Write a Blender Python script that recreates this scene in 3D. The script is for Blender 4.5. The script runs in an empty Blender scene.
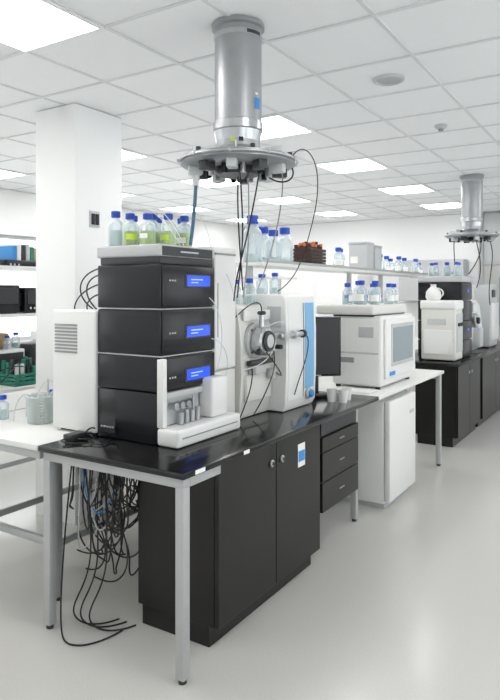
import bpy, bmesh, math, random
from mathutils import Vector, Matrix
random.seed(7)
S = bpy.context.scene
COL = S.collection

# ---------------------------------------------------------------- materials
def mat(name, col, rough=0.5, metal=0.0, spec=0.5, noise=0.0, nscale=20, bump=0.0, emit=None, estr=0.0, coat=0.0):
    m = bpy.data.materials.new(name); m.use_nodes = True
    nt = m.node_tree; b = nt.nodes['Principled BSDF']
    c = (col[0], col[1], col[2], 1)
    b.inputs['Base Color'].default_value = c
    b.inputs['Roughness'].default_value = rough
    b.inputs['Metallic'].default_value = metal
    b.inputs['Specular IOR Level'].default_value = spec
    b.inputs['Coat Weight'].default_value = coat
    if noise > 0 or bump > 0:
        tc = nt.nodes.new('ShaderNodeTexCoord'); n = nt.nodes.new('ShaderNodeTexNoise')
        n.inputs['Scale'].default_value = nscale; n.inputs['Detail'].default_value = 4
        nt.links.new(tc.outputs['Object'], n.inputs['Vector'])
        if noise > 0:
            r = nt.nodes.new('ShaderNodeValToRGB')
            r.color_ramp.elements[0].position = 0.3; r.color_ramp.elements[1].position = 0.7
            r.color_ramp.elements[0].color = (col[0]*(1-noise), col[1]*(1-noise), col[2]*(1-noise), 1)
            r.color_ramp.elements[1].color = (min(1, col[0]*(1+noise)), min(1, col[1]*(1+noise)), min(1, col[2]*(1+noise)), 1)
            nt.links.new(n.outputs['Fac'], r.inputs['Fac']); nt.links.new(r.outputs['Color'], b.inputs['Base Color'])
        if bump > 0:
            bp = nt.nodes.new('ShaderNodeBump'); bp.inputs['Strength'].default_value = bump
            bp.inputs['Distance'].default_value = 0.002
            nt.links.new(n.outputs['Fac'], bp.inputs['Height']); nt.links.new(bp.outputs['Normal'], b.inputs['Normal'])
    if emit:
        b.inputs['Emission Color'].default_value = (*emit, 1); b.inputs['Emission Strength'].default_value = estr
    return m

def glassmat(name, tint, tr=0.8):
    m = bpy.data.materials.new(name); m.use_nodes = True
    nt = m.node_tree; nt.nodes.clear()
    o = nt.nodes.new('ShaderNodeOutputMaterial'); t = nt.nodes.new('ShaderNodeBsdfTransparent')
    p = nt.nodes.new('ShaderNodeBsdfPrincipled'); mx = nt.nodes.new('ShaderNodeMixShader')
    lw = nt.nodes.new('ShaderNodeLayerWeight'); lw.inputs['Blend'].default_value = 0.35
    mr = nt.nodes.new('ShaderNodeMapRange'); mr.inputs['To Min'].default_value = 1-tr; mr.inputs['To Max'].default_value = 0.85
    t.inputs['Color'].default_value = (*tint, 1)
    p.inputs['Base Color'].default_value = (tint[0]*.8, tint[1]*.85, tint[2]*.88, 1); p.inputs['Roughness'].default_value = 0.05
    nt.links.new(lw.outputs['Facing'], mr.inputs['Value']); nt.links.new(mr.outputs['Result'], mx.inputs['Fac'])
    nt.links.new(t.outputs[0], mx.inputs[1]); nt.links.new(p.outputs[0], mx.inputs[2]); nt.links.new(mx.outputs[0], o.inputs[0])
    return m

M_wall = mat('wall_paint', (.88, .885, .885), .7, bump=.1, nscale=200)
M_ceil = mat('ceiling_tile', (.87, .88, .89), .85, noise=.015, nscale=90, bump=.15)
M_grid = mat('ceiling_tbar', (.70, .71, .72), .5)
M_floor = mat('vinyl_floor', (.60, .59, .565), .20, noise=.06, nscale=160)
M_trim = mat('trim_grey', (.45, .46, .47), .5)
M_panel = mat('light_panel', (1, 1, 1), .5, emit=(1.0, .985, .96), estr=12.5)
M_panelframe = mat('panel_frame', (.85, .85, .85), .4)
M_black = mat('black_laminate', (.009, .0085, .008), .32, spec=.35, noise=.15, nscale=60)
M_btop = mat('black_epoxy_top', (.007, .007, .008), .15, noise=.2, nscale=40)
M_wtop = mat('white_bench_top', (.80, .80, .78), .3)
M_steel = mat('painted_steel_leg', (.46, .47, .475), .35, metal=.3)
M_metal = mat('brushed_metal', (.50, .51, .53), .28, metal=.9, noise=.06, nscale=30)
M_duct = mat('galvanised_duct', (.38, .39, .405), .40, metal=.65, noise=.08, nscale=6)
M_dark = mat('charcoal_casing', (.008, .009, .012), .25, spec=.4)
M_dark2 = mat('dark_grey_plastic', (.026, .028, .032), .4)
M_silver = mat('silver_plastic', (.50, .51, .52), .38)
M_white = mat('white_casing', (.78, .78, .77), .4)
M_cream = mat('cream_casing', (.68, .675, .64), .42)
M_grey = mat('grey_plastic', (.28, .29, .30), .45)
M_lgrey = mat('light_grey', (.52, .54, .55), .45)
M_blue = mat('blue_cap', (.006, .06, .46), .35)
M_lblue = mat('pale_blue_panel', (.18, .42, .68), .35)
M_bl2 = mat('blue_label', (.03, .25, .62), .5)
M_lcd = mat('blue_lcd', (.01, .03, .45), .2, emit=(.015, .09, 1.0), estr=.9)
M_lcdt = mat('lcd_text', (.3, .5, 1), .3, emit=(.3, .5, 1.0), estr=.5)
M_scr = mat('screen_dark', (.012, .013, .017), .3)
M_cable = mat('black_cable', (.012, .012, .012), .5)
M_wcable = mat('white_tubing', (.72, .73, .73), .35)
M_bluehose = mat('blue_hose', (.07, .16, .26), .4, noise=.4, nscale=120)
M_yel = mat('yellow_green_label', (.58, .74, .08), .55)
M_paper = mat('white_label', (.85, .85, .83), .7)
M_glass = glassmat('bottle_glass', (.93, .96, .97), .82)
M_win = glassmat('window_glass', (.98, 1, 1), .95)
M_liq = glassmat('clear_solvent', (.86, .92, .90), .7)
M_yliq = glassmat('yellow_green_solvent', (.80, .90, .35), .6)
M_amber = mat('amber_glass', (.09, .035, .015), .15)
M_brown = mat('brown_basket', (.035, .016, .011), .5)
M_orange = mat('orange_cap', (.62, .16, .05), .5)
M_card = mat('cardboard', (.42, .27, .15), .8, noise=.1)
M_green = mat('green_plastic', (.02, .22, .15), .4)
M_winl = mat('tinted_window', (.26, .31, .34), .1)
M_door = mat('door_grey', (.46, .46, .45), .5)

# ---------------------------------------------------------------- helpers
def root(name, loc=(0, 0, 0), rz=0):
    e = bpy.data.objects.new(name, None); e.empty_display_size = .05
    e.location = loc; e.rotation_euler = (0, 0, rz); COL.objects.link(e); return e

def fin(name, bm, m, parent=None, smooth=False, loc=None, rot=None):
    me = bpy.data.meshes.new(name)
    bmesh.ops.recalc_face_normals(bm, faces=bm.faces)
    bm.to_mesh(me); bm.free()
    me.materials.append(m)
    if smooth:
        for p in me.polygons: p.use_smooth = True
        try: me.set_sharp_from_angle(angle=math.radians(38))
        except Exception: pass
    o = bpy.data.objects.new(name, me); COL.objects.link(o)
    if loc: o.location = loc
    if rot: o.rotation_euler = rot
    if parent: o.parent = parent
    return o

def box(name, x0, x1, y0, y1, z0, z1, m, p=None, bev=.004, seg=2):
    bm = bmesh.new(); bmesh.ops.create_cube(bm, size=1)
    for v in bm.verts:
        v.co = Vector(((x0+x1)/2+v.co.x*(x1-x0), (y0+y1)/2+v.co.y*(y1-y0), (z0+z1)/2+v.co.z*(z1-z0)))
    b = min(bev, .45*min(abs(x1-x0), abs(y1-y0), abs(z1-z0)))
    if b > 0: bmesh.ops.bevel(bm, geom=bm.edges[:], offset=b, segments=seg, affect='EDGES', profile=.5)
    return fin(name, bm, m, p, smooth=(b > .003))

def lathe(name, prof, m, p=None, loc=(0, 0, 0), n=32, rot=None, closed=True):
    bm = bmesh.new(); rings = []
    for r, z in prof:
        if r < 1e-5: rings.append([bm.verts.new((0, 0, z))])
        else: rings.append([bm.verts.new((r*math.cos(2*math.pi*i/n), r*math.sin(2*math.pi*i/n), z)) for i in range(n)])
    for a, b in zip(rings, rings[1:]):
        for i in range(n):
            j = (i+1) % n
            if len(a) == 1 and len(b) == 1: continue
            if len(a) == 1: bm.faces.new((a[0], b[i], b[j]))
            elif len(b) == 1: bm.faces.new((a[i], a[j], b[0]))
            else: bm.faces.new((a[i], a[j], b[j], b[i]))
    return fin(name, bm, m, p, True, loc, rot)

AX = {'Z': None, 'X': (0, math.pi/2, 0), 'Y': (-math.pi/2, 0, 0)}
def cyl(name, loc, r, h, m, p=None, axis='Z', bev=.002, n=28):
    bev = min(bev, r*.4, h*.4)
    return lathe(name, [(0, 0), (r-bev, 0), (r, bev), (r, h-bev), (r-bev, h), (0, h)], m, p, loc, n, AX[axis])

def prism(name, pts, y0, y1, m, p=None, bev=.01, smooth=True):
    bm = bmesh.new()
    a = [bm.verts.new((x, y0, z)) for x, z in pts]; b = [bm.verts.new((x, y1, z)) for x, z in pts]
    bm.faces.new(a); bm.faces.new(b[::-1]); n = len(pts)
    for i in range(n): bm.faces.new((a[i], a[(i+1) % n], b[(i+1) % n], b[i]))
    if bev > 0:
        eds = [e for e in bm.edges if abs(e.verts[0].co.y-e.verts[1].co.y) < 1e-6]
        bmesh.ops.bevel(bm, geom=eds, offset=bev, segments=3, affect='EDGES', profile=.5)
    return fin(name, bm, m, p, smooth)

def tube(name, lines, r, m, p=None):
    cu = bpy.data.curves.new(name, 'CURVE'); cu.dimensions = '3D'; cu.bevel_depth = r; cu.bevel_resolution = 2
    cu.resolution_u = 8
    for pts in lines:
        s = cu.splines.new('NURBS'); s.points.add(len(pts)-1)
        for i, q in enumerate(pts): s.points[i].co = (q[0], q[1], q[2], 1)
        s.use_endpoint_u = True; s.order_u = 4 if len(pts) > 3 else len(pts)
    cu.materials.append(m)
    o = bpy.data.objects.new(name, cu); COL.objects.link(o)
    if p: o.parent = p
    return o

def bottle(x, y, z, R=.043, H=.18, cap=M_blue, label=None, liquid=.5, name='reagent_bottle', glass=M_glass, lh=(.25, .72), liq=None):
    e = root(name, (x, y, z), random.uniform(0, 6))
    b = H*.60
    lathe('glass_body', [(0, 0), (R*.9, 0), (R, R*.15), (R, b), (R*.93, b+H*.06), (R*.6, b+H*.15), (R*.42, b+H*.19), (R*.42, H*.86)], glass, e, n=24)
    lathe('screw_cap', [(0, H*.82), (R*.56, H*.82), (R*.6, H*.84), (R*.6, H*.985), (R*.54, H), (0, H)], cap, e, n=20)
    if liquid: lathe('liquid', [(0, .004), (R*.93, .004), (R*.93, b*liquid), (0, b*liquid)], liq or M_liq, e, n=20)
    if label:
        bm = bmesh.new(); k = 9; rr = R*1.015
        lo = [bm.verts.new((rr*math.cos(-.9+1.8*i/k), rr*math.sin(-.9+1.8*i/k), b*lh[0])) for i in range(k+1)]
        hi = [bm.verts.new((rr*math.cos(-.9+1.8*i/k), rr*math.sin(-.9+1.8*i/k), b*lh[1])) for i in range(k+1)]
        for i in range(k): bm.faces.new((lo[i], lo[i+1], hi[i+1], hi[i]))
        fin('label', bm, label, e, True)
        e.rotation_euler[2] = random.uniform(-1.9, .3)
    return e

CH = 2.985
X0, X1, Y0, Y1 = -7.0, 1.8, -1.5, 11.0
# ---------------------------------------------------------------- room
box('floor', X0-.2, X1+.2, Y0-.2, Y1+.2, -.1, 0, M_floor, bev=0)
box('ceiling', X0-.2, X1+.2, Y0-.2, Y1+.2, CH+.006, CH+.1, M_ceil, bev=0)
box('wall_back', X0-.2, X1+.2, Y1, Y1+.15, 0, CH, M_wall, bev=0)
box('wall_front', X0-.2, X1+.2, Y0-.15, Y0, 0, CH, M_wall, bev=0)
def winwall(nm, XA, XB, wins, k0, zs=1.0, zh=2.4):
    wl = root(nm)
    box('below_sill', XA, XB, Y0, Y1, 0, zs, M_wall, wl, 0)
    box('above_head', XA, XB, Y0, Y1, zh, CH, M_wall, wl, 0)
    edges = [Y0]+[v for w in wins for v in w]+[Y1]
    for i in range(0, len(edges), 2):
        box('pier_%d' % i, XA, XB, edges[i], edges[i+1], zs, zh, M_wall, wl, 0)
    xm = (XA+XB)/2
    for k, (a, b) in enumerate(wins):
        w = root('window_%d' % (k+k0))
        mid = (a+b)/2
        box('glass_pane', xm-.005, xm+.005, a+.05, b-.05, zs+.05, zh-.05, M_win, w, 0)
        for n2, ya, yb, za, zb in (('frame_bottom', a, b, zs, zs+.05), ('frame_top', a, b, zh-.05, zh), ('frame_l', a, a+.05, zs+.05, zh-.05),
                                   ('frame_r', b-.05, b, zs+.05, zh-.05), ('mullion', mid-.03, mid+.03, zs+.05, zh-.05)):
            box(n2, xm-.03, xm+.03, ya, yb, za, zb, M_lgrey, w, 0)
winwall('wall_left', X0-.15, X0, [(-.9, 1.3), (1.9, 4.1), (4.7, 6.9), (7.5, 9.9)], 1)
winwall('wall_right', X1, X1+.15, [(-.9, 1.3), (1.9, 4.1), (4.7, 6.9), (7.5, 9.9)], 5, .7, 2.6)  # windows on this side are unseen, added so daylight brightens the ceiling
box('baseboard_back', X0, -2.4, Y1-.015, Y1, 0, .1, M_trim, bev=.002)
box('baseboard_left', X0, X0+.015, Y0, Y1-.02, 0, .1, M_trim, bev=.002)
box('baseboard_right', X1-.015, X1, Y0, Y1, 0, .1, M_trim, bev=.002)
col = root('structural_column')
box('shaft', -3.81, -3.39, 3.09, 3.56, 0, CH, M_wall, col, .006)
box('socket_plate', -3.389, -3.382, 3.22, 3.32, 2.12, 2.24, M_lgrey, col, .002)
box('socket_insert', -3.383, -3.374, 3.235, 3.265, 2.14, 2.22, M_dark, col, .002)
box('socket_insert_b', -3.383, -3.374, 3.275, 3.305, 2.14, 2.22, M_dark, col, .002)

g = root('ceiling_grid')
k = 0
x = -2.3-.6*7
while x < X1:
    if x > X0: box('tbar_x%d' % k, x-.01, x+.01, Y0, Y1, CH-.001, CH+.006, M_grid, g, 0)
    x += .6; k += 1
y = 2.286-.6*6
while y < Y1:
    if y > Y0: box('tbar_y%d' % k, X0, X1, y-.01, y+.01, CH-.0015, CH+.006, M_grid, g, 0)
    y += .6; k += 1
for xa in (-2.9, -4.7, -6.5, -.5):  # last column is out of view, added for extra illumination
    for ya in (-.717, 1.686, 4.086, 5.886, 7.686, 9.486):
        if xa == -.5 and ya > 9: continue
        e = root('ceiling_light_panel')
        xb, yb = xa+.6, ya+.6
        box('diffuser', xa+.02, xb-.02, ya+.02, yb-.02, CH-.006, CH+.004, M_panel, e, 0)
        box('frame_a', xa, xb, ya, ya+.02, CH-.01, CH+.004, M_panelframe, e, 0)
        box('frame_b', xa, xb, yb-.02, yb, CH-.01, CH+.004, M_panelframe, e, 0)
        box('frame_c', xa, xa+.02, ya+.02, yb-.02, CH-.01, CH+.004, M_panelframe, e, 0)
        box('frame_d', xb-.02, xb, ya+.02, yb-.02, CH-.01, CH+.004, M_panelframe, e, 0)
e = root('ceiling_speaker', (-1.35, 3.8, CH+.005))
lathe('rim', [(.075, -.004), (.082, -.018), (.095, -.014), (.10, 0)], M_silver, e)
lathe('grille', [(0, -.006), (.077, -.006), (.077, 0), (0, 0)], M_trim, e)
e = root('ceiling_sprinkler', (-1.37, 5.08, CH+.005))  # small ceiling sprinkler, flat base with a head below
lathe('base', [(0, -.03), (.03, -.03), (.05, -.012), (.052, 0), (0, 0)], M_lgrey, e)
lathe('sprinkler_head', [(0, -.045), (.02, -.045), (.022, -.028), (0, -.028)], M_grey, e)

d = root('door_1')
box('leaf', -2.25, -1.35, Y1-.06, Y1-.002, .005, 2.1, M_door, d, .004)
box('overpanel', -2.25, -1.35, Y1-.05, Y1-.002, 2.15, CH-.02, M_lgrey, d, .004)
box('frame_l', -2.32, -2.25, Y1-.08, Y1-.002, 0, CH-.01, M_trim, d, .004)
box('frame_r', -1.35, -1.28, Y1-.08, Y1-.002, 0, CH-.01, M_trim, d, .004)
box('transom', -2.25, -1.35, Y1-.08, Y1-.002, 2.1, 2.15, M_trim, d, .004)
box('vision_panel', -2.0, -1.6, Y1-.065, Y1-.055, 1.1, 1.9, M_winl, d, .002)
cyl('handle', (-2.15, Y1-.11, 1.02), .012, .12, M_metal, d, 'X')
cyl('handle_post', (-2.13, Y1-.11, 1.02), .01, .055, M_metal, d, 'Y')

# ---------------------------------------------------------------- benches
LG = .045
def leg(n, x, y, z1, p, foot=True):
    box(n, x, x+LG, y, y+LG, .02, z1, M_steel, p, .004)
    cyl(n+'_foot', (x+LG/2, y+LG/2, 0), .018, .022, M_dark2, p)

b1 = root('black_lab_bench')
box('worktop', -2.50, -1.60, 2.04, 4.30, .872, .90, M_btop, b1, .004)
leg('leg_1', -1.665, 2.065, .83, b1); leg('leg_2', -2.49, 2.065, .83, b1)
leg('leg_4', -2.49, 4.22, .83, b1); leg('leg_5', -2.49, 3.1, .83, b1)
box('apron_end', -2.49, -1.62, 2.065, 2.11, .825, .871, M_steel, b1, .004)
box('apron_side', -1.665, -1.62, 2.112, 2.34, .825, .871, M_steel, b1, .004)
box('apron_back', -2.49, -2.445, 2.112, 4.25, .825, .871, M_steel, b1, .004)
box('edge_label_1', -1.5998, -1.5985, 2.12, 2.19, .877, .895, M_paper, b1, 0)
box('edge_label_2', -1.5998, -1.5985, 2.50, 2.55, .877, .895, M_paper, b1, 0)

cb = root('black_base_cabinet')
box('carcass', -2.13, -1.665, 2.35, 3.42, .10, .868, M_black, cb, .003)
box('plinth', -2.11, -1.70, 2.36, 3.41, 0, .10, M_black, cb, .002)
for i, (a, b) in enumerate(((2.352, 2.882), (2.888, 3.418))):
    box('door_%d' % (i+1), -1.664, -1.642, a, b, .105, .862, M_black, cb, .003)
for yy in (2.83, 2.94):
    cyl('knob_%s' % yy, (-1.642, yy, .755), .019, .014, M_metal, cb, 'X', .004)
    cyl('knob_c%s' % yy, (-1.628, yy, .755), .010, .004, M_dark2, cb, 'X', .001)
box('sticker', -1.6415, -1.640, 3.13, 3.215, .66, .79, M_paper, cb, 0)
box('sticker_b', -1.6398, -1.639, 3.135, 3.21, .69, .75, M_bl2, cb, 0)

dw = root('black_drawer_unit')
box('carcass', -2.05, -1.665, 3.45, 4.02, .30, .868, M_black, dw, .003)
for i, (a, b) in enumerate(((.305, .485), (.49, .665), (.67, .76))):
    box('drawer_%d' % (i+1), -1.664, -1.642, 3.453, 4.017, a, b, M_black, dw, .003)
    box('pull_%d' % (i+1), -1.642, -1.634, 3.70, 3.77, (a+b)/2-.004, (a+b)/2+.004, M_metal, dw, .002)
box('tray_gap', -1.664, -1.655, 3.46, 4.01, .77, .86, M_dark2, dw, .002)

b2 = root('white_lab_table')
box('worktop', -2.50, -1.60, 4.302, 6.05, .872, .90, M_wtop, b2, .004)
leg('leg_1', -1.78, 4.20, .87, b2); leg('leg_2', -1.66, 5.97, .87, b2); leg('leg_3', -2.49, 4.33, .87, b2); leg('leg_4', -2.49, 5.97, .87, b2)
box('apron_back', -2.49, -2.445, 4.38, 5.97, .825, .871, M_steel, b2, .004)
box('apron_end', -2.445, -1.665, 5.97, 6.015, .825, .871, M_steel, b2, .004)

b3 = root('white_back_bench')
box('worktop', -3.36, -2.505, 2.04, 6.05, .872, .90, M_wtop, b3, .004)
for i, (xx, yy) in enumerate(((-2.68, 2.27), (-3.34, 2.065), (-2.56, 4.1), (-3.34, 4.1), (-2.56, 5.95), (-3.34, 5.95))):
    leg('leg_%d' % i, xx, yy, .87, b3)
box('apron_end', -3.34, -2.515, 2.065, 2.11, .825, .871, M_steel, b3, .004)
box('stretcher_end', -3.295, -2.68, 2.28, 2.31, .28, .32, M_steel, b3, .004)
box('stretcher_a', -2.67, -2.65, 2.315, 5.95, .28, .32, M_steel, b3, .004)
box('stretcher_b', -3.33, -3.31, 2.11, 5.95, .28, .32, M_steel, b3, .004)

f = root('under_bench_cabinet_cooler')
box('body', -2.25, -1.655, 4.55, 5.18, .04, .82, M_white, f, .012, 3)
box('door', -1.653, -1.605, 4.55, 5.18, .06, .82, M_white, f, .012, 3)
box('kick', -2.2, -1.66, 4.58, 5.15, .0, .045, M_lgrey, f, .002)
box('badge', -1.605, -1.602, 5.02, 5.12, .66, .69, M_lgrey, f, 0)
box('door_gasket', -1.656, -1.652, 4.556, 5.174, .065, .812, M_silver, f, 0)

# ---------------------------------------------------------------- HPLC stack
h = root('liquid_chromatograph')
XF = -1.975; YA, YB = 2.335, 2.78
box('rear_housing', -2.725, -2.40, 2.32, 2.80, .915, 1.555, M_white, h, .012, 3)
for i in range(9):
    box('vent_%d' % i, -2.70, -2.53, 2.316, 2.322, 1.325+.018*i, 1.335+.018*i, M_grey, h, 0)
for i, xx in enumerate((-2.69, -2.44)): cyl('foot_%d' % i, (xx, 2.37, .9005), .015, .016, M_dark2, h)
box('base_module', -2.398, -1.995, YA, YB, .905, 1.155, M_dark, h, .006)
box('autosampler_module', -2.398, XF, YA, YB, 1.158, 1.332, M_dark, h, .008, 3)
box('pump_module', -2.398, XF, YA, YB, 1.338, 1.562, M_dark, h, .008, 3)
box('detector_module', -2.398, XF, YA, YB, 1.570, 1.788, M_dark, h, .008, 3)
for i, z in enumerate((1.335, 1.566)):
    box('seam_%d' % i, -2.40, XF+.004, YA-.002, YB+.002, z-.0025, z+.0025, M_lgrey, h, .001)
box('solvent_tray', -2.40, XF+.005, YA-.004, YB+.01, 1.825, 1.885, M_silver, h, .010, 3)
box('solvent_tray_dark_rim', -2.38, XF-.004, YA+.004, YB, 1.789, 1.826, M_dark2, h, .004)  # dark plastic underside rim of the tray
box('tray_nameplate', XF+.004, XF+.008, YA+.01, YB-.02, 1.829, 1.875, M_dark2, h, .001)
box('tray_nameplate_text', XF+.008, XF+.0085, YA+.15, YA+.30, 1.848, 1.856, M_lgrey, h, 0)
for i, (z0, z1) in enumerate(((1.165, 1.325), (1.345, 1.555), (1.578, 1.780))):
    zc = (1.227, 1.447, 1.707)[i]
    box('fascia_%d' % i, XF, XF+.012, YA+.008, YB-.004, z0, z1, M_dark, h, .005)
    box('screen_bezel_%d' % i, XF+.011, XF+.015, 2.515, 2.735, zc-.036, zc+.036, M_dark2, h, .002)
    box('screen_%d' % i, XF+.0145, XF+.017, 2.528, 2.722, zc-.027, zc+.027, M_lcd, h, 0)
    box('screen_text_%d' % i, XF+.0168, XF+.0175, 2.56, 2.66, zc+.004, zc+.010, M_lcdt, h, 0)
    box('screen_text_b%d' % i, XF+.0168, XF+.0175, 2.56, 2.62, zc-.011, zc-.006, M_lcdt, h, 0)
    for j in range(3): box('status_%d_%d' % (i, j), XF+.011, XF+.014, 2.39+.02*j, 2.40+.02*j, zc-.004, zc+.004, M_lgrey, h, 0)
box('white_post', -1.995, -1.955, YA-.002, YA+.03, .99, 1.325, M_white, h, .006)
box('recess_back', -1.996, -1.985, YA+.03, YB-.12, .99, 1.157, M_lgrey, h, .002)
box('recess_top_bar', -1.985, -1.955, YA+.03, YB-.12, 1.125, 1.157, M_silver, h, .005)
box('white_block', -1.995, -1.90, YB-.115, YB+.03, .992, 1.20, M_white, h, .014, 3)
box('white_base_tray', -1.995, -1.86, YA-.004, YB+.10, .903, .990, M_white, h, .016, 3)
box('tray_groove', -1.862, -1.857, YA+.03, YB+.06, .945, .951, M_grey, h, 0)
for j in range(4):
    cyl('sample_vial_%d' % j, (-1.945, 2.46+.045*j, .992), .015, .06+.01*(j % 2), M_metal, h)
    cyl('valve_%d' % j, (-1.983, 2.42+.05*j, 1.085), .018, .045, M_metal, h, 'X')
cyl('needle_arm', (-1.945, 2.56, 1.05), .007, .08, M_metal, h)
box('column_oven', -2.42, -2.02, YB+.012, 3.03, .905, 1.86, M_white, h, .012, 4)
box('oven_door', -2.022, -1.985, YB+.03, 3.02, 1.22, 1.86, M_white, h, .010, 4)
box('oven_lower_door', -2.022, -1.99, YB+.03, 3.02, .93, 1.21, M_cream, h, .008, 4)
box('oven_cap', -2.42, -1.99, YB+.012, 3.03, 1.862, 1.90, M_white, h, .010, 3)
box('oven_handle', -1.986, -1.98, YB+.05, YB+.06, 1.4, 1.7, M_lgrey, h, .002)
box('oven_gap', -2.0, -1.984, YB+.035, 3.015, 1.856, 1.866, M_grey, h, 0)
box('side_port_plate', -2.37, -2.27, YA-.003, YA+.002, .93, 1.01, M_dark2, h, .002)
for j in range(5):
    cyl('side_port_%d' % j, (-2.36+.02*j, YA-.012, .96), .006, .014, M_metal, h, 'Y')
tube('capillaries', [
    [(-1.96, 2.72, 1.62), (-1.90, 2.78, 1.55), (-1.91, 2.80, 1.35), (-1.95, 2.76, 1.20)],
    [(-1.96, 2.74, 1.40), (-1.88, 2.82, 1.38), (-1.89, 2.84, 1.18), (-1.94, 2.74, 1.10)],
    [(-1.97, 2.9, 1.75), (-1.93, 2.98, 1.60), (-1.94, 2.99, 1.3), (-1.95, 3.05, 1.25)]], .0025, M_wcable, h)
tube('solvent_lines', [
    [(-2.10, 2.41, 2.05), (-2.05, 2.39, 2.11), (-1.98, 2.45, 2.0), (-1.975, 2.52, 1.886)],
    [(-2.22, 2.40, 2.05), (-2.15, 2.36, 2.12), (-2.0, 2.38, 2.05), (-1.97, 2.48, 1.886)],
    [(-2.05, 2.62, 2.05), (-2.0, 2.66, 2.12), (-1.96, 2.72, 2.0), (-1.965, 2.74, 1.886)]], .002, M_wcable, h)
tube('rear_cables', [
    [(-2.52, 2.45, 1.555), (-2.62, 2.40, 1.66), (-2.5, 2.38, 1.76), (-2.40, 2.42, 1.74)],
    [(-2.60, 2.5, 1.555), (-2.72, 2.42, 1.66), (-2.56, 2.40, 1.80), (-2.40, 2.46, 1.78)],
    [(-2.66, 2.42, 1.555), (-2.64, 2.40, 1.62), (-2.52, 2.38, 1.68), (-2.40, 2.40, 1.70)],
    [(-2.56, 2.42, 1.555), (-2.56, 2.40, 1.60), (-2.46, 2.38, 1.65), (-2.40, 2.42, 1.64)]], .004, M_cable, h)

tz = 1.886
for (x, y, H, lab, l, q) in ((-2.33, 2.40, .185, None, (.2, .5), None), (-2.22, 2.39, .165, M_yel, (.3, .6), M_yliq), (-2.30, 2.50, .17, M_paper, (.3, .6), None), (-2.12, 2.41, .16, M_paper, (.35, .6), M_yliq),
                       (-2.18, 2.52, .175, M_yel, (.2, .8), M_yliq), (-2.06, 2.50, .165, M_yel, (.3, .55), M_yliq), (-2.24, 2.63, .17, M_yel, (.2, .7), M_yliq), (-2.05, 2.62, .165, M_paper, (.2, .5), M_yliq), (-2.13, 2.70, .165, M_yel, (.2, .5), None)):
    bottle(x, y, tz, .040, H, label=lab, liquid=.75, lh=l, liq=q)

# ---------------------------------------------------------------- mass spectrometer
ms = root('mass_spectrometer')
pa = [(-2.56, .905), (-2.0, .905), (-1.985, .93), (-1.972, 1.15), (-1.975, 1.42), (-2.0, 1.55), (-2.03, 1.57), (-2.56, 1.575)]
prism('source_side_body', pa, 3.055, 3.40, M_cream, ms, .008)
pb = [(-2.62, .905), (-1.892, .905), (-1.872, .94), (-1.866, 1.15), (-1.866, 1.40), (-1.872, 1.59), (-1.885, 1.622), (-1.91, 1.632), (-2.62, 1.636)]
prism('main_body', pb, 3.402, 3.82, M_white, ms, .008)
pc = [(-1.95, .97), (-1.868, .97), (-1.8625, 1.15), (-1.8625, 1.40), (-1.868, 1.58), (-1.95, 1.58)]
prism('blue_accent_panel', [(-1.95, 1.02), (-1.8655, 1.02), (-1.8622, 1.15), (-1.8622, 1.40), (-1.868, 1.58), (-1.95, 1.58)], 3.66, 3.785, M_lblue, ms, .002)
prism('white_inset_panel', [(x-.0005, z) for x, z in pc], 3.43, 3.62, M_white, ms, .002)
prism('grey_accent', [(x+.001, z) for x, z in pc], 3.635, 3.642, M_grey, ms, 0)
box('side_vent_plate', -2.0, -1.90, 3.396, 3.403, 1.43, 1.56, M_lgrey, ms, .002)
box('access_door', -1.978, -1.955, 3.09, 3.38, 1.0, 1.16, M_cream, ms, .008, 3)
box('upper_door', -1.982, -1.966, 3.08, 3.38, 1.48, 1.54, M_white, ms, .004, 3)
cyl('source_flange', (-1.98, 3.19, 1.36), .105, .035, M_silver, ms, 'X', .006, 40)
cyl('source_housing', (-1.945, 3.19, 1.36), .085, .075, M_metal, ms, 'X', .01, 40)
cyl('source_window_ring', (-1.87, 3.19, 1.36), .062, .012, M_dark2, ms, 'X', .004, 40)
cyl('source_window', (-1.858, 3.19, 1.36), .040, .006, M_silver, ms, 'X', .002, 32)
cyl('nebuliser_probe', (-1.90, 3.26, 1.385), .019, .13, M_metal, ms, 'Y', .004)
cyl('nebuliser_probe_front', (-1.835, 3.27, 1.385), .017, .30, M_metal, ms, 'Y', .004)
cyl('probe_collar', (-1.835, 3.30, 1.385), .028, .04, M_silver, ms, 'Y', .006)
cyl('probe_collar_b', (-1.835, 3.43, 1.385), .026, .03, M_silver, ms, 'Y', .006)
cyl('probe_end', (-1.835, 3.55, 1.385), .026, .035, M_dark2, ms, 'Y', .006)
cyl('top_probe', (-1.91, 3.18, 1.43), .017, .10, M_metal, ms, 'Z', .004)
cyl('top_knob', (-1.91, 3.18, 1.515), .026, .022, M_dark2, ms, 'Z', .006)
cyl('side_knob_a', (-1.90, 3.11, 1.30), .018, .03, M_dark2, ms, 'X', .004)
cyl('side_knob_b', (-1.88, 3.29, 1.32), .014, .05, M_dark2, ms, 'X', .004)
box('source_bracket', -1.965, -1.93, 3.10, 3.36, 1.215, 1.245, M_dark2, ms, .005)
box('syringe_pump', -1.965, -1.91, 3.12, 3.24, 1.165, 1.215, M_silver, ms, .008, 3)
cyl('drain_cup', (-1.93, 3.33, 1.12), .03, .06, M_silver, ms)
for i in range(4):
    a = math.pi/4+i*math.pi/2
    cyl('flange_bolt_%d' % i, (-1.947, 3.19+.094*math.cos(a), 1.36+.094*math.sin(a)), .007, .008, M_dark2, ms, 'X')
cyl('gas_regulator', (-1.95, 3.33, 1.30), .016, .05, M_metal, ms, 'X')
cyl('gas_regulator_b', (-1.95, 3.33, 1.27), .012, .04, M_metal, ms, 'X')
cyl('vacuum_port', (-1.868, 3.70, .985), .026, .04, M_bl2, ms, 'X', .008)
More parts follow.
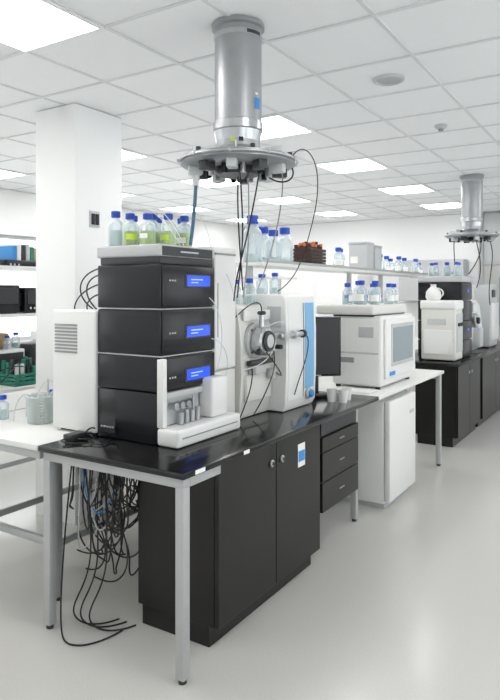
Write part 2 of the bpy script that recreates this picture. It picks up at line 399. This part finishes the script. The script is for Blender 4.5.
cyl('vacuum_port_ring', (-1.868, 3.70, .985), .036, .02, M_silver, ms, 'X', .006)
tube('source_tubing', [
    [(-1.835, 3.58, 1.385), (-1.82, 3.64, 1.37), (-1.81, 3.58, 1.22), (-1.84, 3.52, 1.10), (-1.86, 3.5, 1.0)],
    [(-1.89, 3.28, 1.31), (-1.84, 3.24, 1.22), (-1.86, 3.18, 1.10), (-1.93, 3.20, .98), (-1.95, 3.15, .92)],
    [(-1.91, 3.18, 1.53), (-1.88, 3.14, 1.62), (-1.92, 3.08, 1.60), (-2.0, 3.03, 1.50)],
    [(-1.86, 3.15, 1.30), (-1.80, 3.25, 1.16), (-1.84, 3.36, 1.10), (-1.93, 3.33, 1.18)],
    [(-1.94, 3.12, 1.20), (-1.88, 3.05, 1.12), (-1.93, 3.02, .99), (-1.95, 3.0, .92)]], .0035, M_cable, ms)
tube('clear_tubing', [
    [(-1.90, 3.22, 1.44), (-1.82, 3.28, 1.50), (-1.84, 3.36, 1.46), (-1.87, 3.4, 1.40)],
    [(-1.88, 3.3, 1.40), (-1.82, 3.22, 1.30), (-1.85, 3.12, 1.22), (-1.95, 3.05, 1.2)]], .003, M_wcable, ms)
for (x, y, z, H, R) in ((-2.12, 3.22, 1.576, .15, .034), (-2.10, 3.345, 1.576, .16, .040), (-2.10, 3.50, 1.637, .13, .040), (-2.06, 3.60, 1.637, .14, .036)):
    bottle(x, y, z, R, H, liquid=.5)

# ---------------------------------------------------------------- monitor
mo = root('computer_monitor', (-2.0, 4.10, .90), math.radians(40))
box('base', -.11, .11, -.08, .08, 0, .015, M_dark2, mo, .006)
box('stem', -.02, .02, .01, .04, .015, .25, M_dark2, mo, .004)
box('housing', -.18, .18, -.02, .015, .14, .57, M_dark, mo, .008)
box('screen', -.165, .165, -.0225, -.0195, .158, .555, M_scr, mo, 0)
box('screen_chin', -.03, .03, -.0225, -.0195, .146, .152, M_lgrey, mo, 0)
for (x, y) in ((-1.74, 4.05), (-1.80, 3.93), (-1.72, 3.94)):
    cu = root('paper_cup', (x, y, .90))
    lathe('cup', [(0, .003), (.026, 0), (.036, .085), (.039, .088), (.035, .085), (.025, .006)], M_white, cu)
kb = root('paper_stack')
for i in range(4): box('sheet_%d' % i, -1.98+.006*i, -1.70+.004*i, 4.33+.004*i, 4.52+.003*i, .901+.003*i, .9035+.003*i, M_paper, kb, 0)

# ---------------------------------------------------------------- analyser with window
an = root('benchtop_analyser')
box('body', -2.09, -1.675, 4.56, 5.36, .92, 1.465, M_white, an, .03, 4)
box('front_door', -1.677, -1.655, 4.60, 5.33, .98, 1.44, M_white, an, .02, 4)
box('window_bezel', -1.656, -1.650, 4.72, 5.26, 1.07, 1.40, M_silver, an, .002)
box('window', -1.651, -1.646, 4.75, 5.23, 1.10, 1.37, M_winl, an, .002)
box('side_groove', -2.06, -1.70, 4.556, 4.562, 1.17, 1.185, M_lgrey, an, 0)
box('side_band', -2.05, -1.90, 4.553, 4.562, 1.10, 1.14, M_grey, an, .001)
box('side_label', -1.86, -1.74, 4.556, 4.562, 1.30, 1.38, M_silver, an, .001)
box('status_strip', -1.656, -1.650, 4.68, 4.80, 1.0, 1.03, M_bl2, an, 0)
box('top_unit', -2.20, -1.72, 4.50, 5.30, 1.474, 1.55, M_cream, an, .018, 3)
box('top_unit_gap', -2.08, -1.74, 4.57, 5.29, 1.459, 1.476, M_dark2, an, .002)
for i, (xx, yy) in enumerate(((-2.05, 4.6), (-1.72, 4.6), (-2.05, 5.3), (-1.72, 5.3))): cyl('foot_%d' % i, (xx, yy, .90), .02, .022, M_dark2, an)
tube('tubing', [[(-2.09, 4.62, 1.35), (-2.25, 4.58, 1.36), (-2.28, 4.56, 1.1), (-2.3, 4.55, .9)]], .004, M_wcable, an)
for (x, y, H, R) in ((-1.98, 4.62, .17, .042), (-1.88, 4.66, .19, .045), (-1.79, 4.72, .17, .042), (-1.96, 4.80, .19, .045), (-1.84, 4.86, .19, .045),
                     (-1.78, 5.02, .17, .042), (-1.92, 5.02, .17, .042), (-1.80, 5.18, .17, .042)):
    bottle(x, y, 1.551, R, H, liquid=.4, label=M_paper)

# ---------------------------------------------------------------- reagent shelf
sh = root('reagent_shelf')
box('shelf_board', -2.67, -2.36, 3.95, 8.5, 1.845, 1.872, M_wtop, sh, .003)
box('lower_shelf_board', -2.67, -2.36, 3.95, 6.9, 1.42, 1.44, M_wtop, sh, .003)
for i, yy in enumerate((4.0, 5.9, 6.8, 8.4)):
    box('post_%d' % i, -2.54, -2.50, yy, yy+.04, .902, 1.845, M_steel, sh, .003)
box('front_rail', -2.365, -2.355, 3.95, 8.5, 1.873, 1.892, M_steel, sh, .002)
for (x, y, H, R) in ((-2.52, 4.06, .36, .075), (-2.44, 4.24, .26, .065), (-2.58, 4.32, .30, .07), (-2.46, 4.46, .30, .07)):
    bottle(x, y, 1.873, R, H, liquid=.3, name='solvent_carboy')
for (x, y) in ((-2.5, 6.75), (-2.45, 6.95), (-2.55, 7.1), (-2.45, 7.25), (-2.5, 7.6), (-2.45, 7.9), (-2.5, 8.2), (-2.45, 5.5), (-2.5, 5.65)):
    bottle(x, y, 1.873, .05, random.choice((.16, .2)), liquid=.4, label=M_paper)
for (x, y) in ((-2.45, 4.3), (-2.5, 4.45), (-2.45, 4.62), (-2.5, 4.8), (-2.45, 5.7), (-2.5, 6.0), (-2.45, 6.2), (-2.5, 6.4), (-2.45, 6.6)):
    bottle(x, y, 1.441, .045, .18, liquid=.5, label=M_paper)
bk = root('sample_vial_basket')
box('base', -2.60, -2.40, 4.82, 5.12, 1.874, 1.884, M_brown, bk, .003)
for nm, a in (('side_a', (-2.60, -2.59, 4.82, 5.12)), ('side_b', (-2.41, -2.40, 4.82, 5.12)), ('end_a', (-2.59, -2.41, 4.82, 4.83)), ('end_b', (-2.59, -2.41, 5.11, 5.12))):
    for kz in range(5): box(nm+'_%d' % kz, *a, 1.884+.03*kz, 1.908+.03*kz, M_brown, bk, .002)
for i in range(4):
    for j in range(5):
        zz = 2.035+random.uniform(0, .045)
        cyl('vial_%d%d' % (i, j), (-2.57+.045*i, 4.86+.055*j, 1.884), .014, zz-1.884, M_amber, bk)
        cyl('vial_cap_%d%d' % (i, j), (-2.57+.045*i, 4.86+.055*j, zz), .016, .022, M_orange if (i+j) % 3 else M_brown, bk)
for (ya, hh) in ((6.10, .27), (6.34, .25)):
    fb = root('storage_file_box')
    box('shell', -2.60, -2.40, ya, ya+.2, 1.894, 1.874+hh, M_lgrey, fb, .008)
    box('lid', -2.605, -2.395, ya-.003, ya+.203, 1.874+hh, 1.90+hh, M_silver, fb, .005)
    box('base', -2.59, -2.41, ya+.01, ya+.19, 1.874, 1.896, M_grey, fb, .002)
    box('label', -2.58, -2.5, ya-.0025, ya, 1.95, 2.02, M_paper, fb, 0)

# ---------------------------------------------------------------- exhaust pendants
def pendant(cx, cy, detail=True):
    e = root('exhaust_service_pendant', (cx, cy, 0), math.radians(32.05))
    lathe('ceiling_flange', [(.11, CH-.001), (.133, CH-.001), (.133, CH-.02), (.12, CH-.025)], M_duct, e)
    lathe('duct_upper', [(.118, 2.47), (.118, CH-.01)], M_duct, e, n=48)
    lathe('collar', [(.118, 2.50), (.126, 2.495), (.126, 2.455), (.12, 2.45), (.110, 2.40)], M_metal, e, n=48)
    lathe('duct_lower', [(.109, 2.46), (.109, 2.37), (.135, 2.34), (.16, 2.335)], M_duct, e, n=48)
    lathe('band_a', [(.1175, CH-.05), (.123, CH-.055), (.123, CH-.07), (.1175, CH-.075)], M_metal, e, n=48)
    lathe('disc', [(.10, 2.335), (.255, 2.325), (.285, 2.315), (.288, 2.285), (.27, 2.275), (.12, 2.27), (.10, 2.28)], M_duct, e, n=48)
    lathe('hub', [(0, 2.235), (.10, 2.235), (.115, 2.25), (.115, 2.275), (0, 2.275)], M_dark2, e, n=32)
    ring = [(.30*math.cos(a*math.pi/12), .30*math.sin(a*math.pi/12), 2.30) for a in range(25)]
    tube('grab_ring', [ring], .006, M_metal, e)
    for i in range(10):
        a = i*math.pi/5+.2
        x, y = .215*math.cos(a), .215*math.sin(a)
        o = box('outlet_%d' % i, -.035, .035, -.024, .024, -.03, .02, M_lgrey if i % 2 else M_dark2, e, .006)
        o.location = (x, y, 2.262); o.rotation_euler = (0, 0, a)
        cyl('gas_tap_%d' % i, (.15*math.cos(a+.3), .15*math.sin(a+.3), 2.225), .014, .05, M_metal if i % 2 else M_dark, e)
        o = box('ring_bracket_%d' % i, -.02, .02, -.006, .006, -.008, .008, M_metal, e, .002)
        o.location = (.288*math.cos(a), .288*math.sin(a), 2.30); o.rotation_euler = (0, 0, a)
    for i in range(6):
        a = i*math.pi/3+.5
        o = box('top_rib_%d' % i, -.06, .06, -.004, .004, -.018, .018, M_metal, e, .001)
        o.location = (.19*math.cos(a), .19*math.sin(a), 2.34); o.rotation_euler = (0, 0, a)
        cyl('rim_bolt_%d' % i, (.265*math.cos(a+.3), .265*math.sin(a+.3), 2.318), .012, .02, M_dark2, e)
    if detail:
        for nm, a0, a1, z0, z1, m, R in (('blue_badge', -.80, -.45, 2.55, 2.605, M_bl2, .1195), ('name_tag', -1.52, -1.32, 2.385, 2.42, M_dark, .111),
                                      ('spec_tag', -1.2, -.5, 2.912, 2.93, M_dark2, .1245), ('spec_tag_text', -.76, -.6, 2.62, 2.63, M_paper, .1195), ('warning_tag', -1.9, -1.7, 2.385, 2.41, M_yel, .111)):
            bm = bmesh.new()
            lo = [bm.verts.new((R*math.cos(a0+(a1-a0)*i/6), R*math.sin(a0+(a1-a0)*i/6), z0)) for i in range(7)]
            hi = [bm.verts.new((R*math.cos(a0+(a1-a0)*i/6), R*math.sin(a0+(a1-a0)*i/6), z1)) for i in range(7)]
            for i in range(6): bm.faces.new((lo[i], lo[i+1], hi[i+1], hi[i]))
            fin(nm, bm, m, e, True)
    return e

P1 = pendant(-1.722, 2.638)
tube('black_cables', [
    [(.01, -.1, 2.25), (.02, -.06, 2.1), (.03, .10, 1.9), (0, .2, 1.72), (-.01, .32, 1.62)],
    [(.11, -.05, 2.28), (.10, -.06, 2.2), (.07, 0, 2.05), (.03, .18, 1.88), (-.02, .30, 1.72), (-.03, .34, 1.6)],
    [(.0, .02, 2.24), (-.01, .03, 2.05), (.01, .2, 1.85), (.02, .3, 1.66)],
    [(.12, -.04, 2.30), (.13, -.08, 2.36), (.10, -.12, 2.30), (.02, -.1, 2.18)],
    [(.27, -.02, 2.27), (.30, -.02, 2.20), (.20, .0, 2.17), (.13, 0, 2.25)],
    ], .004, M_cable, P1)
tube('black_cable_arc', [[(.27, .02, 2.33), (.31, .03, 2.40), (.40, .05, 2.36), (.42, .1, 2.15), (.38, .25, 1.95), (.32, .36, 1.72), (.22, .44, 1.655)]], .0028, M_cable, P1)
tube('grey_cables', [
    [(.22, 0, 2.26), (.24, .02, 2.15), (.20, .2, 1.9), (.10, .4, 1.66)],
    [(.05, .05, 2.25), (.06, .1, 2.0), (.05, .3, 1.8), (.02, .4, 1.62)]], .0035, M_grey, P1)
tube('blue_hose', [[(-.21, -.02, 2.26), (-.21, -.02, 2.18), (-.22, .0, 2.08), (-.23, .03, 1.98), (-.245, .05, 1.89)]], .009, M_bluehose, P1)
tube('hose_sleeve', [[(-.21, -.02, 2.27), (-.21, -.02, 2.22), (-.212, -.02, 2.18)]], .018, M_wcable, P1)
P2 = pendant(-1.66, 7.46, False)
tube('black_cables', [
    [(.1, 0, 2.25), (.14, .02, 2.1), (.05, .05, 1.95), (0, .1, 1.86)],
    [(-.2, 0, 2.25), (-.22, 0, 2.1), (-.15, .05, 1.95), (-.2, .1, 1.86)],
    [(.05, 0, 2.25), (.12, .03, 2.0), (.16, .1, 1.9), (.10, .12, 1.7)],
    [(.2, 0, 2.25), (.3, 0, 2.05), (.2, .1, 1.8), (.25, .1, 1.5)]], .006, M_cable, P2)

# ---------------------------------------------------------------- second island
i2 = root('black_lab_bench')
box('worktop', -2.50, -1.60, 6.65, 10.2, .872, .90, M_btop, i2, .004)
leg('leg_1', -2.45, 6.70, .87, i2); leg('leg_2', -2.45, 10.1, .87, i2); leg('leg_3', -1.67, 10.1, .87, i2)
for (ya, yb) in ((6.76, 7.82), (7.95, 9.6)):
    c = root('black_base_cabinet')
    box('carcass', -2.10, -1.665, ya, yb, .10, .868, M_black, c, .003)
    box('plinth', -2.08, -1.70, ya+.01, yb-.01, 0, .10, M_black, c, .002)
    n = 2; w = (yb-ya)/n
    for i in range(n):
        box('door_%d' % i, -1.664, -1.642, ya+w*i+.003, ya+w*(i+1)-.003, .105, .862, M_black, c, .003)
        cyl('knob_%d' % i, (-1.642, ya+w*i+(w-.06 if i == 0 else .06), .755), .019, .014, M_metal, c, 'X', .004)
b4 = root('white_back_bench')
box('worktop', -3.36, -2.505, 6.65, 10.2, .872, .90, M_wtop, b4, .004)
for i, (xx, yy) in enumerate(((-2.56, 6.7), (-3.34, 6.7), (-2.56, 10.1), (-3.34, 10.1))): leg('leg_%d' % i, xx, yy, .87, b4)

w1 = root('benchtop_pump_module')
box('body', -2.05, -1.68, 6.80, 7.12, .915, 1.52, M_cream, w1, .02, 3)
box('top_cover', -2.06, -1.67, 6.79, 7.13, 1.46, 1.56, M_white, w1, .02, 3)
box('side_slot', -1.98, -1.78, 6.795, 6.801, 1.30, 1.36, M_lgrey, w1, 0)
box('front_panel', -1.682, -1.67, 6.84, 7.08, 1.0, 1.42, M_lgrey, w1, .004)
box('side_door', -2.02, -1.71, 6.792, 6.801, .98, 1.24, M_white, w1, .003)
for i in range(3): cyl('knob_%d' % i, (-1.67, 6.88+.08*i, 1.3), .02, .02, M_dark2, w1, 'X', .004)
for i, xx in enumerate((-2.0, -1.73)): cyl('foot_%d' % i, (xx, 6.85, .90), .015, .018, M_dark2, w1)
tube('tubing', [[(-1.70, 6.81, 1.4), (-1.66, 6.76, 1.2), (-1.72, 6.76, 1.1), (-1.75, 6.79, 1.0)]], .004, M_wcable, w1)
pt = root('water_flask', (-1.95, 6.93, 1.561))
lathe('flask', [(0, 0), (.07, .0), (.085, .03), (.08, .09), (.05, .13), (.03, .145), (.03, .17), (.036, .175)], M_white, pt)
tube('handle', [[(.075, 0, .04), (.12, 0, .05), (.12, 0, .11), (.05, 0, .13)]], .008, M_white, pt)

s2 = root('liquid_chromatograph')
for i, (a, b) in enumerate(((.905, 1.10), (1.105, 1.32), (1.325, 1.55), (1.555, 1.76))):
    box('module_%d' % i, -2.2, -1.71, 7.18, 7.66, a, b, M_dark, s2, .008, 3)
    box('fascia_%d' % i, -1.712, -1.70, 7.19, 7.65, a+.01, b-.01, M_dark2 if i % 2 else M_dark, s2, .004)
    if i in (1, 3): box('screen_%d' % i, -1.70, -1.698, 7.42, 7.50, (a+b)/2-.005, (a+b)/2+.015, M_lcd, s2, 0)
box('tray', -2.2, -1.69, 7.17, 7.67, 1.763, 1.83, M_silver, s2, .01, 3)
for (x, y) in ((-1.78, 7.25), (-1.9, 7.3), (-2.02, 7.28), (-1.8, 7.42), (-1.95, 7.5), (-2.1, 7.4)):
    bottle(x, y, 1.831, .042, .16, liquid=.5)
ms2 = root('mass_spectrometer')
prism('body', [(-2.34, .905), (-1.84, .905), (-1.80, .95), (-1.78, 1.2), (-1.81, 1.48), (-1.86, 1.55), (-2.34, 1.56)], 7.82, 8.6, M_white, ms2, .014)
prism('panel', [(-1.9, .96), (-1.797, .96), (-1.775, 1.2), (-1.808, 1.45), (-1.9, 1.45)], 8.3, 8.36, M_lblue, ms2, .003)
cyl('source', (-1.80, 7.98, 1.3), .09, .09, M_metal, ms2, 'X', .01)
cyl('source_knob', (-1.71, 7.98, 1.3), .04, .03, M_dark2, ms2, 'X', .006)
cyl('source_probe', (-1.76, 7.98, 1.4), .02, .12, M_metal, ms2, 'Z', .004)
box('side_module', -1.79, -1.70, 8.1, 8.28, .96, 1.2, M_lgrey, ms2, .01)
box('top_module', -2.2, -1.86, 7.9, 8.5, 1.562, 1.68, M_cream, ms2, .01)
for (x, y) in ((-1.95, 7.95), (-1.92, 8.1), (-1.98, 8.25), (-1.92, 8.4)):
    bottle(x, y, 1.681, .045, .17, liquid=.5)
bx = root('vortex_incubator')
box('body', -3.1, -2.72, 6.95, 7.5, .91, 1.35, M_lgrey, bx, .02, 3)
box('lid', -3.1, -2.72, 6.95, 7.5, 1.352, 1.40, M_dark2, bx, .01)
box('front', -2.722, -2.715, 7.0, 7.45, 1.0, 1.3, M_winl, bx, .002)
gg = root('gas_generator')
box('body', -2.2, -1.72, 8.8, 9.3, .915, 1.75, M_lgrey, gg, .015, 3)
box('front_door', -1.722, -1.70, 8.82, 9.28, 1.0, 1.5, M_white, gg, .006)
box('display', -1.722, -1.708, 8.9, 9.1, 1.58, 1.68, M_scr, gg, .003)
box('base', -2.18, -1.74, 8.82, 9.28, .9005, .918, M_dark2, gg, 0)

# ---------------------------------------------------------------- items on left bench
tb = root('tubing_tub', (-2.93, 2.42, .901))
lathe('tub', [(0, .003), (.078, .003), (.086, .15), (.092, .155), (.088, .158), (.082, .152), (.074, .008), (0, .008)], glassmat('tub_plastic', (.88, .90, .88), .72), tb, n=40)
L = []
for i in range(7):
    rr = .050+.003*(i % 3); z = .02+.017*i
    L.append([(rr*math.cos(t*.52), rr*math.sin(t*.52), z+.002*math.sin(t)) for t in range(13)])
L += [[(.04, 0, .12), (.07, .02, .2), (.12, .04, .22), (.16, .08, .12), (.17, .1, .01)],
      [(-.04, 0, .12), (-.06, .03, .22), (.0, .1, .26), (.1, .16, .14), (.12, .18, .01)],
      [(0, -.04, .1), (.02, -.08, .19), (-.06, -.12, .18), (-.12, -.1, .05), (-.13, -.09, .006)]]
tube('coiled_tubing', L, .003, mat('translucent_tubing', (.58, .60, .55), .3), tb)
cyl('probe_rod', (.03, .02, .01), .004, .24, M_metal, tb)
gb = root('glass_beaker', (-3.10, 2.50, .901))
lathe('beaker', [(0, .002), (.042, .002), (.045, .01), (.045, .11), (.049, .115), (.043, .11), (.043, .012), (0, .008)], M_glass, gb)
for (x, y, c) in ((-3.2, 2.36, M_blue), (-3.12, 2.66, M_blue), (-3.0, 2.62, M_bl2)):
    bottle(x, y, .901, .035, .14, cap=c, liquid=.6)
pr = root('pipette_tip_box')
box('tray', -2.93, -2.80, 2.62, 2.72, .901, .945, M_bl2, pr, .004)
box('lid', -2.93, -2.80, 2.62, 2.72, .947, .975, M_lgrey, pr, .006)
tp = root('power_brick')
box('brick', -2.47, -2.41, 2.17, 2.28, .901, .935, M_dark2, tp, .006)
tube('lead', [[(-2.44, 2.17, .915), (-2.44, 2.10, .92), (-2.36, 2.12, .908), (-2.3, 2.20, .908), (-2.2, 2.18, .908), (-2.25, 2.28, .91)],
              [(-2.44, 2.28, .915), (-2.45, 2.30, .92), (-2.42, 2.31, .96), (-2.38, 2.30, .95)],
              [(-2.41, 2.22, .91), (-2.34, 2.15, .93), (-2.30, 2.24, .908), (-2.38, 2.28, .92), (-2.44, 2.30, .91)]], .004, M_cable, tp)
sb = root('sample_rack')
box('base', -3.28, -3.10, 2.85, 3.05, .901, .93, M_dark2, sb, .004)
box('top_plate', -3.28, -3.10, 2.85, 3.05, .99, 1.0, M_dark2, sb, .003)
for i, (xx, yy) in enumerate(((-3.27, 2.86), (-3.11, 2.86), (-3.27, 3.04), (-3.11, 3.04))): cyl('post_%d' % i, (xx, yy, .93), .006, .06, M_metal, sb)
for i in range(3):
    for j in range(4): cyl('tube_%d%d' % (i, j), (-3.24+.05*i, 2.88+.048*j, .935), .012, .11, M_white, sb)
wb = root('white_balance')
box('body', -3.20, -2.85, 3.2, 3.55, .903, .97, M_white, wb, .015, 3)
box('draft_shield', -3.15, -2.90, 3.25, 3.5, .971, 1.2, M_winl, wb, .01)
box('display', -2.93, -2.86, 3.21, 3.24, .965, .985, M_dark, wb, .003)
st = root('stirrer_hotplate')
box('body', -3.1, -2.85, 4.0, 4.25, .903, 1.0, M_lgrey, st, .012, 3)
cyl('plate', (-2.97, 4.13, 1.0), .09, .012, M_white, st)
cyl('dial', (-2.85, 4.13, .95), .02, .02, M_dark2, st, 'X')

# ---------------------------------------------------------------- left island + shelves
b5 = root('white_lab_bench')
box('worktop', -5.3, -4.15, 1.3, 8.6, .872, .90, M_wtop, b5, .004)
for i, (ya, yb) in enumerate(((1.5, 2.6), (4.6, 5.8), (6.2, 7.4))):
    box('pedestal_%d' % i, -5.2, -4.22, ya, yb, .02, .868, M_white, b5, .005)
    box('pedestal_door_%d' % i, -4.222, -4.2, ya+.01, (ya+yb)/2-.004, .1, .86, M_white, b5, .004)
    box('pedestal_door_b%d' % i, -4.222, -4.2, (ya+yb)/2+.004, yb-.01, .1, .86, M_white, b5, .004)
    box('pedestal_foot_%d' % i, -5.1, -4.3, ya+.05, yb-.05, 0, .022, M_grey, b5, 0)
for i, yy in enumerate((1.35, 3.6, 8.5)):
    leg('leg_%d' % i, -4.22, yy, .87, b5); leg('legb_%d' % i, -5.28, yy, .87, b5)
box('stretcher', -4.21, -4.19, 2.61, 4.59, .28, .32, M_steel, b5, .003)
s5 = root('shelving_rack')
for i, z in enumerate((1.44, 1.84)):
    box('board_%d' % i, -4.95, -4.42, 1.4, 8.4, z, z+.028, M_wtop, s5, .003)
for i, yy in enumerate((1.5, 2.9, 4.9, 6.6, 8.3)):
    box('post_%d' % i, -4.70, -4.66, yy, yy+.04, .902, 1.84, M_steel, s5, .003)
def unit(name, x0, x1, y0, y1, z0, hh, m, fm):
    e = root(name)
    box('body', x0, x1, y0, y1, z0+.008, z0+hh, m, e, .012, 3)
    box('fascia', x1-.002, x1+.008, y0+.02, y1-.02, z0+hh*.35, z0+hh*.9, fm, e, .003)
    box('side_panel', x0+.04, x1-.05, y0-.004, y0+.001, z0+hh*.3, z0+hh*.8, fm, e, .001)
    box('foot_a', x0+.02, x0+.05, y0+.02, y1-.02, z0+.0005, z0+.01, M_dark2, e, 0)
    box('foot_b', x1-.05, x1-.02, y0+.02, y1-.02, z0+.0005, z0+.01, M_dark2, e, 0)
    for i in range(3): cyl('button_%d' % i, (x1+.008, y0+.05+.04*i, z0+hh*.2), .01, .006, M_metal, e, 'X')
    return e
unit('signal_analyser', -4.90, -4.45, 3.05, 3.45, 1.468, .24, M_dark, M_dark2)
unit('signal_analyser', -4.90, -4.45, 3.5, 3.9, 1.468, .22, M_dark, M_scr)
unit('vacuum_controller', -4.90, -4.45, 4.0, 4.5, 1.468, .2, M_white, M_winl)
unit('power_supply', -4.90, -4.45, 5.0, 5.5, 1.468, .25, M_dark2, M_lgrey)
unit('data_logger', -4.9, -4.45, 3.3, 3.75, 1.869, .05, M_dark, M_dark2)
unit('centrifuge', -4.95, -4.45, 3.95, 4.5, .901, .38, M_white, M_lgrey)
unit('gas_analyser', -4.95, -4.45, 4.95, 5.6, .901, .42, M_dark2, M_scr)
unit('oven', -4.95, -4.45, 5.8, 6.5, .901, .4, M_white, M_winl)
unit('chiller', -5.0, -4.45, 2.3, 2.8, .901, .36, M_white, M_grey)
unit('microplate_reader', -4.9, -4.45, 3.15, 3.50, .901, .27, M_white, M_dark2)
unit('label_printer', -4.75, -4.45, 3.56, 3.80, .901, .30, M_dark2, M_scr)
for (x, y, H) in ((-4.5, 3.36, .11), (-4.52, 3.46, .13), (-4.5, 3.56, .11)):
    bottle(x, y, 1.177 if y < 3.5 else 1.202, .035, H, liquid=.6) if y < 3.5 else None
cbx = root('cardboard_box')
box('carton', -4.85, -4.5, 3.80, 4.1, 1.869, 2.05, M_card, cbx, .004)
box('tape', -4.85, -4.5, 3.93, 3.97, 2.050, 2.052, M_paper, cbx, 0)
box('flap_line', -4.5, -4.497, 3.93, 3.97, 1.95, 2.05, M_paper, cbx, 0)
cby = root('cardboard_box')
box('carton', -4.80, -4.56, 3.18, 3.42, 1.172, 1.30, M_card, cby, .004)
box('tape', -4.80, -4.56, 3.28, 3.31, 1.300, 1.302, M_paper, cby, 0)
bd = root('ring_binders')
for i, (hh, m) in enumerate(((.12, M_bl2), (.14, M_paper), (.13, M_dark2), (.14, M_lgrey), (.12, M_green))):
    box('binder_%d' % i, -4.72, -4.48, 3.40+.045*i, 3.44+.045*i, 1.9195, 1.92+hh, m, bd, .003)
gc = root('green_tube_crate')
box('base', -4.42, -4.18, 3.20, 3.55, .901, .912, M_green, gc, .002)
for nm, a in (('side_a', (-4.42, -4.41, 3.20, 3.55)), ('side_b', (-4.19, -4.18, 3.20, 3.55)), ('end_a', (-4.41, -4.19, 3.20, 3.21)), ('end_b', (-4.41, -4.19, 3.54, 3.55))):
    for kz in range(3): box(nm+'_%d' % kz, *a, .914+.03*kz, .936+.03*kz, M_green, gc, .002)
for i in range(4):
    for j in range(6): cyl('tube_%d%d' % (i, j), (-4.385+.055*i, 3.24+.053*j, .912), .016, random.uniform(.12, .2), random.choice((M_green, M_wcable, M_dark2, M_green)), gc)
tube('wires', [[(-4.3, 3.3, 1.0), (-4.2, 3.2, 1.1), (-4.1, 3.1, 1.0), (-4.2, 3.0, .91)],
               [(-4.25, 3.4, 1.0), (-4.15, 3.2, 1.15), (-4.15, 2.9, 1.0), (-4.3, 2.8, .91)]], .005, M_cable, gc)
for (x, y) in ((-4.6, 5.2), (-4.55, 5.4), (-4.6, 5.7), (-4.5, 6.0), (-4.55, 6.5), (-4.6, 6.9)):
    bottle(x, y, 1.869, .05, .2, liquid=.5)
wc = root('wall_cabinet')
box('carcass', -3.6, -2.5, Y1-.35, Y1-.002, 1.5, 2.2, M_lgrey, wc, .004)
for i in range(3): box('door_%d' % i, -3.597+.366*i, -3.597+.366*i+.36, Y1-.37, Y1-.351, 1.505, 2.195, M_silver, wc, .003)
fz = root('lab_refrigerator')
box('body', -5.0, -4.2, Y1-.72, Y1-.02, .03, 1.95, M_white, fz, .01)
box('door', -4.99, -4.21, Y1-.76, Y1-.722, .15, 1.94, M_white, fz, .01)
box('handle', -4.95, -4.93, Y1-.80, Y1-.76, .9, 1.4, M_metal, fz, .004)
box('feet', -4.95, -4.25, Y1-.68, Y1-.06, 0, .03, M_dark2, fz, 0)

# ---------------------------------------------------------------- cable tangle below bench
ct = root('cable_tangle')
R = random.Random(21)
def clampx(pts): return [(min(max(a, -2.56), -2.15), min(max(b, 2.13), 2.62), max(c, .006)) for a, b, c in pts]
L = []
for i in range(13):
    xa = R.uniform(-2.46, -2.18); xb = xa+R.uniform(-.2, .25); ya = R.uniform(2.2, 2.5); yb = ya+R.uniform(-.1, .15)
    low = R.uniform(.18, .62); n = 9; sw = R.uniform(-.12, .12)
    pts = []
    for t in range(n):
        u = t/(n-1); sag = math.sin(math.pi*u)**.6
        pts.append((xa+(xb-xa)*u+sw*sag+R.uniform(-.035, .035), ya+(yb-ya)*u+R.uniform(-.03, .03), .85-(.85-low)*sag+R.uniform(-.03, .03)))
    L.append(clampx(pts))
for i in range(9):
    cx, cz, rr = R.uniform(-2.42, -2.25), R.uniform(.28, .60), R.uniform(.07, .16); cy = R.uniform(2.22, 2.45)
    ph = R.uniform(0, 6); el = R.uniform(.8, 1.7); tl = R.uniform(-.5, .5)
    L.append(clampx([(cx+rr*math.cos(ph+t*.62)+tl*rr*math.sin(ph+t*.62), cy+.012*t, cz+rr*el*math.sin(ph+t*.62)+.008*t) for t in range(16)]))
for i in range(3):
    x = R.uniform(-2.44, -2.25)
    L.append([(x, 2.3, .84), (x-.05, 2.28, .6), (x+.06, 2.25, .3), (x-.08, 2.22, .08), (x-.05, 2.18, .006), (x+.1, 2.2, .006), (x+.14, 2.32, .006)])
L.append([(-2.43, 2.2, .84), (-2.44, 2.16, .5), (-2.43, 2.12, .15), (-2.36, 2.06, .008), (-2.25, 2.0, .006), (-2.15, 2.1, .006), (-2.14, 2.25, .006)])
tube('cables', L, .0042, M_cable, ct)
def hang(x, low, dx): return [(x, 2.24, .84), (x+.02, 2.22, .65), (x+dx*.6, 2.24, low+.1), (x+dx, 2.26, low), (x+dx*.7+.1, 2.3, low+.12), (x+.12, 2.35, .7), (x+.1, 2.36, .84)]
tube('grey_cables', [hang(-2.36, .42, .05), hang(-2.42, .3, -.03), hang(-2.3, .5, -.08)], .004, M_lgrey, ct)
tube('blue_cable', [hang(-2.40, .5, .08)], .003, M_bl2, ct)
box('cable_tray', -2.44, -2.16, 2.36, 2.50, .845, .868, M_dark2, ct, .003)
box('power_strip', -2.43, -2.16, 2.17, 2.23, .805, .845, M_dark2, ct, .004)

# ---------------------------------------------------------------- world, camera
w = bpy.data.worlds.new('outside'); S.world = w; w.use_nodes = True
bg = w.node_tree.nodes['Background']; bg.inputs[0].default_value = (.98, .99, 1, 1); bg.inputs[1].default_value = 3.4

cam = bpy.data.cameras.new('cam'); co = bpy.data.objects.new('camera', cam); COL.objects.link(co)
co.location = (0, 0, 1.65); co.rotation_euler = (math.pi/2, 0, math.radians(32.05))
cam.sensor_width = 36; cam.lens = 626/700*36; cam.shift_y = -58/700; cam.clip_start = .02
S.camera = co
S.view_settings.view_transform = 'Standard'
S.view_settings.look = 'None'
S.view_settings.exposure = 0
